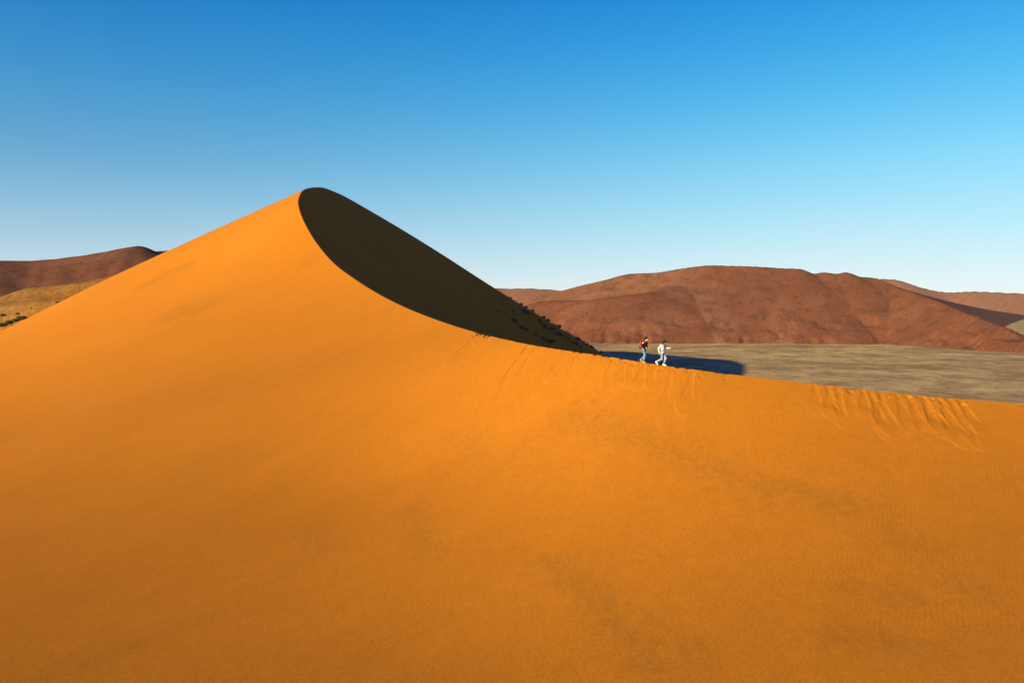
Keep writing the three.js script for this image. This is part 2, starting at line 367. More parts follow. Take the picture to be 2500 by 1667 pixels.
// ------------------------------------------------------------------ red dunes beyond the valley, each an envelope of slopes hung from its ridges
const RED = [0.195, 0.061, 0.040], RED_PALE = [0.250, 0.092, 0.064], RED_DARK = [0.095, 0.037, 0.032], HAZE_LIT_PINK = [0.285, 0.112, 0.085];  // the pink has distance haze and frontal sunlight painted into the sand colour
function ridgeLine(points, step) {
  const c = new THREE.CatmullRomCurve3(points.map((p) => new THREE.Vector3(...p)), false, 'centripetal'), n = Math.ceil(c.getLength() / step), out = [];
  for (let i = 0; i <= n; i++) { const p = c.getPoint(i / n); out.push([p.x, p.y, p.z]); }
  return out;
}
function redDune(name, label, ridges, [x0, x1, z0, z1], cell, opt = {}) {
  const pts = []; let u0 = 0;
  ridges.forEach(([points, slope, round = 1], id) => { const r = ridgeLine(points, 3); r.forEach((p, i) => pts.push([...p, u0 + i * 3, slope, round, id])); u0 += 5000; });
  const nx = Math.ceil((x1 - x0) / cell), nz = Math.ceil((z1 - z0) / cell), rough = opt.rough ?? 1, base = opt.sand ?? RED, pit = opt.furrows ?? 1;
  const g = gridGeometry(nz + 1, nx + 1, (i, j, p, c) => {
    const x = x0 + j * cell, z = z0 + i * cell;
    let h = -1e9, u = 0, d = 0;
    const each = ridges.map(() => -1e9);
    for (const q of pts) { const dd = Math.hypot(x - q[0], z - q[2]), v = q[1] - q[4] * (Math.sqrt(dd * dd + q[5] * q[5]) - q[5]); if (v > each[q[6]]) each[q[6]] = v; if (v > h) { h = v; u = q[3]; d = dd; } }
    for (let k = 0, a = each[0]; k < each.length; k++) { if (k) a = -smin(-a, -each[k], 14); h = a; }
    const body = smooth(4, 30, d) * rough;
    const gully = fbm(u * 0.05 + 0.3 * n2(d * 0.03, u * 0.01), d * 0.012, 3) * 0.8, lump = fbm(x * 0.012, z * 0.012, 2, n2b) * 1.8 + fbm(x * 0.09, z * 0.09, 3, n2b) * 0.12;
    const foot = smooth(26, 6, h) * smooth(-4, 4, h);                  // hollows and hummocks low on the slope
    const pock = Math.max(0, fbm(u * 0.035 + 7, d * 0.02, 3, n2b) - 0.05) * -9 * foot * (opt.pocks ?? 0);
    p[0] = x; p[2] = z; p[1] = Math.max(-3, h + body * (gully * 0.55 * pit + lump) + pock);
    const bench = opt.bench && u < 4000 ? (1 - smooth(165, 205, x)) * smooth(60, 72, 60 + x * 0.4 + 12) * (0.75 + 0.5 * n2(x * 0.05, z * 0.05)) : 0;
    const tuft = smooth(0.06, 0.45, fbm(u * 0.09, d * 0.05, 4) + 0.25 * n2b(x * 0.3, z * 0.3)), pale = smooth(0.0, 0.6, fbm(x * 0.012 + 9, z * 0.012, 3));
    for (let k = 0; k < 3; k++) c[k] = lerp(lerp(base[k], RED_PALE[k], clamp(0.6 * pale + bench)), RED_DARK[k], 0.5 * tuft * rough);
  }, false);
  const mesh = top(new THREE.Mesh(g, redMat), name, label, 'dune', { kind: 'structure' });
  const ys = g.attributes.position;
  mesh.heightAt = (x, z) => { const a = Math.round((x - x0) / cell), b = Math.round((z - z0) / cell); return a < 0 || b < 0 || a > nx || b > nz ? -9 : ys.getY(b * (nx + 1) + a); };
  return mesh;
}
const redFace = redDune('red_dune', 'broad reddish brown dune across the valley on the right', [
  [[[-9.19, 31.32, -830], [54.04, 44.3, -800], [74.76, 49.78, -785], [97.42, 55.04, -770], [117.89, 60.5, -755], [145.85, 61.71, -742], [166.58, 64.99, -732], [187.47, 67.68, -725], [208.5, 67.45, -720], [236.54, 66.15, -712], [257.22, 64.32, -706], [272.87, 63.38, -702], [283.7, 59.19, -699], [294.47, 60.09, -697], [303.24, 58.71, -695], [312.96, 59.94, -693], [322.08, 56.13, -690], [333.56, 54.44, -683], [341.52, 46.44, -662], [348.31, 36.24, -620], [346.35, 22.99, -556], [344.68, 11.98, -498], [350.19, 2.75, -455]], 0.5],
  [[[170, 46, -700], [145, 43, -682], [118.36, 40.3, -668], [81.99, 35.74, -664], [70.54, 34.26, -667], [48.19, 33.87, -680], [32.57, 33.47, -692], [16.4, 29.53, -705], [-3.99, 23.04, -720]], 0.52, 9],
], [-110, 480, -960, -420], 2.1, { pocks: 1, bench: true });
redDune('red_dune', 'long shaded dune ridge receding behind the right end of the red dune', [[[[334, 53, -688], [512, 35.5, -888], [709, 20.8, -1111], [990, 4.9, -1430], [1100, 0, -1560]], 0.58]], [300, 1100, -1560, -640], 5, { rough: 0.35 });
redDune('red_dune', 'small distant pink dune behind the shaded slope of the big dune', [[[[-380, 50, -1330], [-179.96, 56.59, -1300], [-7.14, 53.57, -1290], [32.6, 53.43, -1280], [85.79, 49.77, -1270], [139.53, 44.77, -1260], [242.25, 35, -1250], [380, 18, -1250]], 0.4]], [-560, 480, -1520, -1090], 6, { rough: 0.4, sand: HAZE_LIT_PINK });
redDune('red_dune', 'distant pale pink dunes at the right edge behind the red dune', [
  [[[720.0, 43.00, -1936], [825.9, 76.82, -1888], [906.8, 84.92, -1840], [946.3, 82.47, -1824], [979.3, 65.75, -1792], [1029.1, 51.96, -1760], [1076.4, 53.18, -1728], [1173.9, 48.15, -1696], [1348.8, 44.30, -1680], [1600.0, 27.00, -1648]], 0.42],
], [700, 1900, -2150, -1500], 9, { rough: 0.4, sand: HAZE_LIT_PINK });
redDune('red_dune', 'dark brown ridged dune on the skyline at the left edge', [
  [[[-580, 50, -410], [-447.4, 56.81, -505], [-412.4, 60.92, -532], [-382.8, 63.78, -553], [-371.0, 63.99, -563], [-356.0, 65.83, -574], [-329.5, 72.23, -595], [-318.2, 76.20, -605], [-309.9, 78.93, -615], [-309.9, 79.02, -626], [-311.4, 76.79, -645], [-304.4, 78.28, -668], [-271.3, 70.38, -710], [-200, 40, -760], [-150, 10, -800]], 0.5],
], [-760, 0, -960, -330], 3, { rough: 1.2, furrows: 2.6 });

// ------------------------------------------------------------------ low sand spur behind the left flank
const SPUR = ridgeLine([[-300, 4, -235], [-217.94, 18.65, -246], [-176.5, 30.34, -255], [-165.71, 34.14, -258], [-156.08, 37.6, -261], [-145.45, 40.7, -264], [-128.02, 46.75, -272], [-110, 49, -280]], 1.5);
function spurHeight(x, z) {
  let h = -1e9;
  for (const q of SPUR) { const dz = z - q[2], d = Math.hypot(x - q[0], dz), v = q[1] - (dz > 0 ? 0.24 : 0.5) * d; if (v > h) h = v; }
  h -= 14 * smooth(-222, -206, z);
  const ridge = (z + 231 + (x + 165) * 0.12) / 5;
  return h + 2.6 * Math.exp(-ridge * ridge) * (0.7 + 0.4 * n2(x * 0.05, 2)) + 0.5 * fbm(x * 0.06, z * 0.06, 3) + 0.25 * n2(x * 0.3, z * 0.3);
}
{
  const cell = 1.1, x0 = -330, z0 = -330, nx = 230, nz = 116;
  const g = gridGeometry(nz, nx, (i, j, p, c) => {
    p[0] = x0 + j * cell; p[2] = z0 + i * cell; p[1] = spurHeight(p[0], p[2]);
    const k = 0.4 + 0.35 * fbm(p[0] * 0.05, p[2] * 0.05, 3);
    const dry = [0.34, 0.155, 0.062];
    for (let q = 0; q < 3; q++) c[q] = 0.78 * lerp(SAND[q] * 0.8, dry[q], clamp(k + 0.3)) * (1 + 0.1 * n2(p[0] * 0.4, p[2] * 0.4));
  }, false);
  top(new THREE.Mesh(g, redMat), 'sand_spur', 'low ochre sand spur with scattered shrubs behind the dune on the left', 'dune', { kind: 'structure' });
}
// ------------------------------------------------------------------ shrubs
function shrubGeometry(seed, blades) {
  const r = mulberry(seed), pos = [], nor = [];
  for (let i = 0; i < blades; i++) {
    const a = r() * TAU, el = 0.12 + Math.pow(r(), 0.8) * 1.35, L = 0.42 + 0.42 * r(), w = 0.035 + 0.04 * r();
    const bx = (r() - 0.5) * 0.5, bz = (r() - 0.5) * 0.5;
    const dx = Math.cos(el) * Math.cos(a), dy = Math.sin(el), dz = Math.cos(el) * Math.sin(a), sx = -Math.sin(a) * w, sz = Math.cos(a) * w;
    const mx = bx + dx * L * 0.6, my = 0.02 + dy * L * 0.62, mz = bz + dz * L * 0.6, ex = bx + dx * L * 1.08, ey = dy * L * 0.92, ez = bz + dz * L * 1.08;
    pos.push(bx - sx, -0.12, bz - sz, bx + sx, -0.12, bz + sz, mx + sx, my, mz + sz, bx - sx, -0.12, bz - sz, mx + sx, my, mz + sz, mx - sx, my, mz - sz, mx - sx, my, mz - sz, mx + sx, my, mz + sz, ex, ey, ez);
  }
  const g = new THREE.BufferGeometry();
  g.setAttribute('position', new THREE.Float32BufferAttribute(pos, 3)); g.computeVertexNormals();
  return g;
}
function twigGeometry(seed) {
  const r = mulberry(seed), list = [];
  for (let i = 0; i < 7; i++) {
    const a = r() * TAU, c = new THREE.CylinderGeometry(0.008, 0.02, 0.6, 5); c.translate(0, 0.2, 0); c.rotateZ(0.3 + 0.8 * r()); c.rotateY(a); list.push(c);
  }
  return mergeGeometries(list);
}
const shrubShapes = [1, 2, 3, 4].map((k) => [shrubGeometry(60 + k, 210), twigGeometry(70 + k)]);
const greyGreen = new THREE.MeshStandardMaterial({ color: new THREE.Color().setRGB(0.15, 0.15, 0.10), roughness: 1, side: THREE.DoubleSide }); greyGreen.name = 'grey_green_leaf';
const olive = new THREE.MeshStandardMaterial({ color: new THREE.Color().setRGB(0.121, 0.107, 0.031), roughness: 1, side: THREE.DoubleSide }); olive.name = 'olive_leaf';
const twigMat = new THREE.MeshStandardMaterial({ color: new THREE.Color().setRGB(0.086, 0.060, 0.043), roughness: 1 }); twigMat.name = 'dry_twig';
const shrubProtos = [greyGreen, olive].map((m) => shrubShapes.map(([f, t]) => { const g = new THREE.Group(); part('foliage', f, m, g); part('stem', t, twigMat, g); return g; }));
let shrubCount = 0;
function shrub(x, y, z, size, kind, label, group) {
  const g = shrubProtos[kind][shrubCount++ % 4].clone();
  g.position.set(x, y, z); g.rotation.y = rand() * TAU; g.scale.set(size * (0.9 + 0.4 * rand()), size * (0.75 + 0.3 * rand()), size * (0.9 + 0.4 * rand()));
  return top(g, 'desert_shrub', label, 'shrub', group ? { group } : {});
}
const ROWS = [
  ['dark shrub from the top in the row along the shaded slope\'s skyline', 'shrubs along the skyline edge', 1.15, [[2.9, -234.9], [4.4, -236.2], [6.7, -237.9], [9.4, -239.2], [10.2, -237.3], [11.4, -236.1], [12.9, -239.7], [14, -238.5], [15.1, -237.3], [16.2, -237.2], [17.5, -239], [18.5, -238.9], [19.9, -239.6], [21, -238.4], [22.1, -237.2], [23.1, -239.4], [24.2, -237], [25.5, -238.8], [26.6, -239.9], [27.6, -239.8], [28.7, -237.4]]],
  ['shrub from the top in the short row just below the skyline row', 'shrubs just below the skyline edge', 1.1, [[20, -222.8], [21.4, -223.3], [22.8, -224], [24.3, -224.8], [26, -227.7]]],
  ['shrub from the top in the long middle row down the shaded slope', 'shrubs in the middle row', 1.35, [[3, -214.8], [4, -211.8], [4.7, -211.6], [5.2, -210.5], [7.9, -210.7], [8.3, -209.3], [9.1, -209], [9.9, -208.6], [10.9, -209.1], [11.7, -209.4], [12.9, -213.7], [13.4, -213.4], [12.2, -208.3], [13.5, -209.5], [14.6, -210.4], [15.5, -212.3], [16.3, -210.6], [17, -209.9], [18, -211], [18.5, -210.5], [19.7, -211.4]]],
  ['shrub from the top in the lowest row, nearest the sunlit crest', 'shrubs in the lowest row', 1.3, [[0.6, -191.8], [1.2, -191.4], [2.3, -190], [3.1, -190.6], [3.8, -191.2], [6.2, -190.4], [7.5, -193.2], [8.1, -192.6], [9.6, -191.9], [10, -191.2]]],
  ['tiny shrub from the top in the faint upper line on the shaded slope', 'tiny shrubs in the faint upper line', 0.55, [[-11.2, -190.1], [-9, -190.6], [-7, -191], [-5.8, -190.9], [-3.6, -191.4]]],
  ['of the two tiny shrubs high on the shaded slope near its skyline', 'tiny shrubs high near the skyline', 0.5, [[-3.3, -213.6], [-2.4, -213.6]]],
];
const ORDER = ['first', 'second', 'third', 'fourth', 'fifth', 'sixth', 'seventh', 'eighth', 'ninth', 'tenth', 'eleventh', 'twelfth', 'thirteenth', 'fourteenth', 'fifteenth', 'sixteenth', 'seventeenth', 'eighteenth', 'nineteenth', 'twentieth', 'twenty-first'];
for (const [label, group, size, spots] of ROWS) [...spots].sort((a, b) => a[0] - b[0]).forEach(([x, z], i) => shrub(x, leeHeight(x, z) - 0.02, z, size * (0.45 + 0.95 * rand()), 0, `${ORDER[i]} ${label}`, group));
shrub(-0.7, leeHeight(-0.7, -238.4), -238.4, 1.1, 0, 'lone highest shrub standing out on the skyline of the shaded slope');
shrub(0.3, leeHeight(0.3, -206.1), -206.1, 0.9, 0, 'single round shrub alone between two rows on the shaded slope');
const SPUR_CLUMP = [[-148.2, -215.6, 1.6], [-147.1, -216, 1.7], [-145.6, -216.3, 1.5], [-144.4, -216.7, 1.9], [-143.2, -216.6, 1.4], [-149.4, -215.4, 1.5]], SPUR_LOOSE = [[-150.1, -217.7, 1.2], [-145.8, -217.9, 0.8], [-142.4, -215.7, 1], [-142.3, -218.8, 0.7], [-135, -220.1, 1.1], [-145.7, -215.3, 0.7]];
SPUR_CLUMP.sort((a, b) => a[0] - b[0]).forEach(([x, z, s], i) => shrub(x, spurHeight(x, z), z, s, 1, `${ORDER[i]} olive shrub from the left in the clump on the ochre spur`, 'shrubs in the clump on the spur'));
SPUR_LOOSE.sort((a, b) => a[0] / a[1] < b[0] / b[1] ? 1 : -1).forEach(([x, z, s], i) => shrub(x, spurHeight(x, z), z, s, 1, `${ORDER[i]} from the left of the small scattered shrubs apart on the ochre spur`, 'scattered shrubs on the spur'));

// ------------------------------------------------------------------ thin dry grass on the plain and scrub on the red dune
{
  const tuft = shrubGeometry(90, 14); tuft.scale(0.8, 0.8, 0.8);
  const r = mulberry(91), spots = [];
  for (let i = 0; i < 9000; i++) { const x = -60 + r() * 520, z = -260 - r() * 420; if (redFace.heightAt(x, z) < 0.3 && n2(x * 0.02, z * 0.03) + 0.5 * n2b(x * 0.1, z * 0.1) > -0.1) spots.push([x, 0.03, z, (z < -430 ? 0.3 : 0.16) + 0.25 * r()]); }
  const strawMat = new THREE.MeshStandardMaterial({ color: new THREE.Color().setRGB(0.429, 0.293, 0.126), roughness: 1, side: THREE.DoubleSide }); strawMat.name = 'dry_straw';
  const put = (name, label, category, mat, list) => {
    const im = new THREE.InstancedMesh(tuft, mat, list.length), o = new THREE.Object3D();
    list.forEach(([x, y, z, s], i) => { o.position.set(x, y, z); o.rotation.y = i * 2.4; o.scale.setScalar(s); o.updateMatrix(); im.setMatrixAt(i, o.matrix); });
    top(im, name, label, category, { kind: 'stuff' });
  };
  put('dry_grass', 'thin pale dry grass scattered over the flat valley floor', 'grass', strawMat, spots);
  const scrub = [];
  for (let i = 0; i < 5200; i++) { const x = -60 + r() * 430, z = -740 + r() * 260, y = redFace.heightAt(x, z); if (y > 0.6 && y < 62 && n2(x * 0.02, z * 0.02) + 0.6 * n2b(x * 0.07, z * 0.07) > 0.05 + y * 0.008) scrub.push([x, y, z, 0.7 + 1.0 * r()]); }
  const scrubMat = new THREE.MeshStandardMaterial({ color: new THREE.Color().setRGB(0.107, 0.057, 0.040), roughness: 1, side: THREE.DoubleSide }); scrubMat.name = 'dry_scrub';
  put('dune_scrub', 'tiny dark dry scrub dotted over the red dune across the valley', 'scrub', scrubMat, scrub);
}

// ------------------------------------------------------------------ two walkers
/** Surface nets: the zero level of sdf inside a box. */
function skin(sdf, lo, hi, cell) {
  const n = [0, 1, 2].map((k) => Math.ceil((hi[k] - lo[k]) / cell) + 1), [nx, ny, nz] = n, f = new Float32Array(nx * ny * nz), id = new Int32Array(nx * ny * nz).fill(-1);
  const at = (i, j, k) => (k * ny + j) * nx + i;
  for (let k = 0; k < nz; k++) for (let j = 0; j < ny; j++) for (let i = 0; i < nx; i++) f[at(i, j, k)] = sdf(lo[0] + i * cell, lo[1] + j * cell, lo[2] + k * cell);
  const pos = [], idx = [];
  for (let k = 0; k < nz - 1; k++) for (let j = 0; j < ny - 1; j++) for (let i = 0; i < nx - 1; i++) {
    let sx = 0, sy = 0, sz = 0, c = 0;
    const v = (a, b, d) => f[at(i + a, j + b, k + d)];
    const edge = (a, b, d, e, g, h) => { const p = v(a, b, d), q = v(e, g, h); if ((p < 0) !== (q < 0)) { const t = p / (p - q); sx += a + (e - a) * t; sy += b + (g - b) * t; sz += d + (h - d) * t; c++; } };
    edge(0, 0, 0, 1, 0, 0); edge(0, 1, 0, 1, 1, 0); edge(0, 0, 1, 1, 0, 1); edge(0, 1, 1, 1, 1, 1);
    edge(0, 0, 0, 0, 1, 0); edge(1, 0, 0, 1, 1, 0); edge(0, 0, 1, 0, 1, 1); edge(1, 0, 1, 1, 1, 1);
    edge(0, 0, 0, 0, 0, 1); edge(1, 0, 0, 1, 0, 1); edge(0, 1, 0, 0, 1, 1); edge(1, 1, 0, 1, 1, 1);
    if (c) { id[at(i, j, k)] = pos.length / 3; pos.push(lo[0] + (i + sx / c) * cell, lo[1] + (j + sy / c) * cell, lo[2] + (k + sz / c) * cell); }
  }
  const quad = (a, b, c, d, flip) => { if (a < 0 || b < 0 || c < 0 || d < 0) return; if (flip) idx.push(a, c, b, a, d, c); else idx.push(a, b, c, a, c, d); };
  for (let k = 1; k < nz - 1; k++) for (let j = 1; j < ny - 1; j++) for (let i = 1; i < nx - 1; i++) {
    const s = f[at(i, j, k)] < 0;
    if (s !== (f[at(i + 1, j, k)] < 0)) quad(id[at(i, j - 1, k - 1)], id[at(i, j, k - 1)], id[at(i, j, k)], id[at(i, j - 1, k)], !s);
    if (s !== (f[at(i, j + 1, k)] < 0)) quad(id[at(i - 1, j, k - 1)], id[at(i - 1, j, k)], id[at(i, j, k)], id[at(i, j, k - 1)], !s);
    if (s !== (f[at(i, j, k + 1)] < 0)) quad(id[at(i - 1, j - 1, k)], id[at(i, j - 1, k)], id[at(i, j, k)], id[at(i - 1, j, k)], !s);
  }
  const g = new THREE.BufferGeometry();
  g.setAttribute('position', new THREE.Float32BufferAttribute(pos, 3)); g.setIndex(idx); g.computeVertexNormals();
  return g;
}
function bone(a, b, ra, rb) {
  const d = [b[0] - a[0], b[1] - a[1], b[2] - a[2]], L = d[0] * d[0] + d[1] * d[1] + d[2] * d[2] || 1e-9;
  return (x, y, z) => { const px = x - a[0], py = y - a[1], pz = z - a[2], t = clamp((px * d[0] + py * d[1] + pz * d[2]) / L); return Math.hypot(px - d[0] * t, py - d[1] * t, pz - d[2] * t) - (ra + (rb - ra) * t); };
}
const ball = (c, r) => (x, y, z) => { const a = (x - c[0]) / r[0], b = (y - c[1]) / r[1], d = (z - c[2]) / r[2], k = Math.hypot(a, b, d); return (k - 1) * Math.min(r[0], r[1], r[2]); };
const join = (list, k = 0.03) => (x, y, z) => { let v = 1e9; for (const f of list) v = v > 1e8 ? f(x, y, z) : smin(v, f(x, y, z), k); return v; };
const mid = (a, b, t) => [lerp(a[0], b[0], t), lerp(a[1], b[1], t), lerp(a[2], b[2], t)];
const plus = (a, b) => [a[0] + b[0], a[1] + b[1], a[2] + b[2]];
function tint(g, fn) { const p = g.attributes.position, c = new Float32Array(p.count * 3); for (let i = 0; i < p.count; i++) c.set(fn(p.getX(i), p.getY(i), p.getZ(i)), i * 3); g.setAttribute('color', new THREE.BufferAttribute(c, 3)); return g; }
const cloth = (name, r, g, b) => { const m = new THREE.MeshPhysicalMaterial({ color: new THREE.Color().setRGB(r, g, b), roughness: 1, specularIntensity: 0.15 }); m.name = name; return m; };
const dyed = (name) => { const m = new THREE.MeshPhysicalMaterial({ color: 0xffffff, roughness: 0.95, specularIntensity: 0.15, vertexColors: true }); m.name = name; return m; };

/** A hand at the wrist w, pointing along dir, thumb up, fingers curled. */
function handGeometry(w, dir, side, curl) {
  const parts = [], a = [0, 0, 0];
  parts.push(bone([0, 0, 0], [0.05, 0, 0], 0.024, 0.026), bone([0.03, 0.022, 0], [0.085, 0.026, 0], 0.015, 0.013), bone([0.03, -0.02, 0], [0.08, -0.022, 0], 0.015, 0.012), bone([0.02, 0, 0], [0.088, 0.003, 0], 0.017, 0.014));
  const palm = join(parts, 0.012);
  const fingers = [[0.028, 0.075], [0.010, 0.084], [-0.008, 0.078], [-0.025, 0.06]].map(([y, L]) => {
    const k = [0.085, y, 0], m = [0.085 + L * 0.5 * Math.cos(curl), y, side * L * 0.5 * Math.sin(curl)], e = [m[0] + L * 0.5 * Math.cos(curl * 2.2), y, m[2] + side * L * 0.5 * Math.sin(curl * 2.2)];
    return join([bone(k, m, 0.0095, 0.0088), bone(m, e, 0.0088, 0.0075)], 0.004);
  });
  const thumb = join([bone([0.02, 0.022, 0], [0.05, 0.05, side * 0.012], 0.013, 0.0105), bone([0.05, 0.05, side * 0.012], [0.075, 0.058, side * 0.025], 0.0105, 0.0085)], 0.006);
  const sdf = (x, y, z) => { let v = palm(x, y, z); for (const f of fingers) v = smin(v, f(x, y, z), 0.005); return smin(v, thumb(x, y, z), 0.008); };
  const g = skin(sdf, [-0.04, -0.06, -0.1], [0.2, 0.1, 0.1], 0.0042);
  const q = new THREE.Quaternion().setFromUnitVectors(new THREE.Vector3(1, 0, 0), new THREE.Vector3(...dir).normalize());
  g.applyQuaternion(q); g.translate(...w);
  return g;
}
function headGeometry(centre, pitch, skinColor) {
  const base = join([ball([-0.008, 0.02, 0], [0.1, 0.1, 0.077]), ball([0.03, -0.055, 0], [0.062, 0.068, 0.056]), bone([0.088, 0.012, 0], [0.112, -0.026, 0], 0.009, 0.014), bone([0.078, 0.035, -0.03], [0.078, 0.035, 0.03], 0.014, 0.014), bone([0.082, -0.062, -0.014], [0.082, -0.062, 0.014], 0.012, 0.012), ball([0.07, -0.098, 0], [0.022, 0.02, 0.022])], 0.02);
  const ears = [-1, 1].map((s) => ball([-0.008, -0.008, s * 0.078], [0.022, 0.034, 0.011])), sockets = [-1, 1].map((s) => ball([0.094, 0.012, s * 0.033], [0.014, 0.011, 0.014]));
  const sdf = (x, y, z) => { let v = base(x, y, z); for (const e of ears) v = smin(v, e(x, y, z), 0.008); for (const s of sockets) v = Math.max(v, -s(x, y, z)); return v; };
  const g = skin(sdf, [-0.13, -0.14, -0.11], [0.15, 0.14, 0.11], 0.0058);
  tint(g, (x, y, z) => (x > 0.06 && Math.abs(y - 0.012) < 0.010 && Math.abs(Math.abs(z) - 0.033) < 0.014) ? [0.03, 0.02, 0.015] : (x > 0.06 && Math.abs(y - 0.042) < 0.007 && Math.abs(Math.abs(z) - 0.032) < 0.02) ? [0.05, 0.03, 0.02] : (x > 0.07 && Math.abs(y + 0.063) < 0.009 && Math.abs(z) < 0.024) ? [0.24, 0.08, 0.06] : skinColor);
  g.rotateZ(-pitch); g.translate(...centre);
  return g;
}
function person(spec) {
  const J = spec, root = new THREE.Group(), up = 0;
  const arm = (s, e, w, p = 0) => [bone(s, e, 0.050 + p, 0.040 + p), bone(e, w, 0.040 + p, 0.027 + p)];
  const leg = (h, k, a, p = 0) => [bone(h, k, 0.082 + p, 0.056 + p), bone(k, mid(k, a, 0.35), 0.056 + p, 0.054 + p), bone(mid(k, a, 0.35), a, 0.054 + p, 0.036 + p)];
  const torso = (p = 0) => [bone(J.pelvis, J.chest, 0.108 + p, 0.118 + p), bone(plus(J.pelvis, [0, 0, -0.06]), plus(J.pelvis, [0, 0, 0.06]), 0.100 + p, 0.100 + p), bone(plus(J.chest, [0, 0, -0.07]), plus(J.chest, [0, 0, 0.07]), 0.100 + p, 0.100 + p), bone(mid(J.shoulderL, J.shoulderR, 0.12), mid(J.shoulderL, J.shoulderR, 0.88), 0.056 + p, 0.056 + p)];
  const foot = (a, t, p = 0) => [bone(plus(a, [-0.03, -0.03, 0]), t, 0.034 + p, 0.026 + p), bone(a, plus(a, [-0.045, -0.045, 0]), 0.034 + p, 0.03 + p)];
  const bodyField = join([...torso(), bone(J.neck, J.head, 0.054, 0.05), bone(J.chest, J.neck, 0.07, 0.056), ...arm(J.shoulderL, J.elbowL, J.wristL), ...arm(J.shoulderR, J.elbowR, J.wristR), ...leg(J.hipL, J.kneeL, J.ankleL), ...leg(J.hipR, J.kneeR, J.ankleR), ...foot(J.ankleL, J.toeL), ...foot(J.ankleR, J.toeR)], 0.035);
  const S = J.skin, B = [[-0.75, -0.08, -0.42], [0.62, 1.86, 0.42]];
  const flesh = mergeGeometries([tint(skin(bodyField, ...B, 0.0135), () => S), headGeometry(J.head, J.pitch, S), tint(handGeometry(J.wristL, J.handL, 1, J.curlL), () => S), tint(handGeometry(J.wristR, J.handR, -1, J.curlR), () => S)]);
  part('body', flesh, dyed('skin'), root);
  // top: torso and sleeves, open at the neck, cuffs and hem
  const shirtField = join([...torso(0.022), bone(J.chest, J.neck, 0.082, 0.062), ...arm(J.shoulderL, J.elbowL, mid(J.elbowL, J.wristL, 0.93), 0.02), ...arm(J.shoulderR, J.elbowR, mid(J.elbowR, J.wristR, 0.93), 0.02)], 0.04);
  const crease = (x, y, z) => 0.006 * n3(x * 9, y * 16, z * 9);
  const hem = J.pelvis[1] - 0.04, collar = J.neck[1] + 0.02;
  const sleeve = join([bone(J.elbowL, J.wristL, 0.07, 0.06), bone(J.elbowR, J.wristR, 0.07, 0.06)], 0.01);
  const shirt = skin((x, y, z) => Math.max(shirtField(x, y, z) + crease(x, y, z), y - collar, sleeve(x, y, z) < 0 ? -1 : hem - y), ...B, 0.0135);
  part(J.topName, tint(shirt, J.shirtColor), dyed('shirt_cloth'), root);
  const legField = join([...leg(J.hipL, J.kneeL, mid(J.kneeL, J.ankleL, 0.94), 0.016), ...leg(J.hipR, J.kneeR, mid(J.kneeR, J.ankleR, 0.94), 0.016), bone(plus(J.pelvis, [0, 0.02, -0.06]), plus(J.pelvis, [0, 0.02, 0.06]), 0.114, 0.114)], 0.03);
  const jeans = skin((x, y, z) => Math.max(legField(x, y, z) + 0.005 * n3(x * 12, y * 22, z * 12), y - J.pelvis[1] - 0.06), ...B, 0.0135);
  part('jeans', tint(jeans, J.jeansColor), dyed('denim'), root);
  for (const [a, t] of [[J.ankleL, J.toeL], [J.ankleR, J.toeR]]) {
    const lo = [Math.min(a[0], t[0]) - 0.14, Math.min(a[1], t[1]) - 0.14, a[2] - 0.12], hi = [Math.max(a[0], t[0]) + 0.12, Math.max(a[1], t[1]) + 0.1, a[2] + 0.12];
    part('shoe', skin(join([...foot(a, t, 0.014), bone(a, plus(a, [0, -0.02, 0]), 0.05, 0.05)], 0.03), lo, hi, 0.009), J.shoe, root);
  }
  const H = J.head, hp = -J.pitch, c = Math.cos(hp), s = Math.sin(hp);
  const hairLocal = J.hair, hairField = (x, y, z) => { const dx = x - H[0], dy = y - H[1]; return hairLocal(c * dx + s * dy, -s * dx + c * dy, z - H[2]); };
  part('hair', skin(hairField, [H[0] - 0.2, H[1] - 0.3, H[2] - 0.17], [H[0] + 0.2, H[1] + 0.2, H[2] + 0.17], 0.008), J.hairMat, root);
  return root;
}
const facing = -0.58;                                           // they walk down along the crest
function onCrest(x, z) { const u = nearestU(x, z), c = crestAt(u); return [c.x, c.y + crestWear(u), c.z]; }
const manAt = onCrest(8.93, -49.9), womanAt = onCrest(10.04, -48.9);
const red = [0.29, 0.022, 0.02], black = [0.014, 0.013, 0.014];

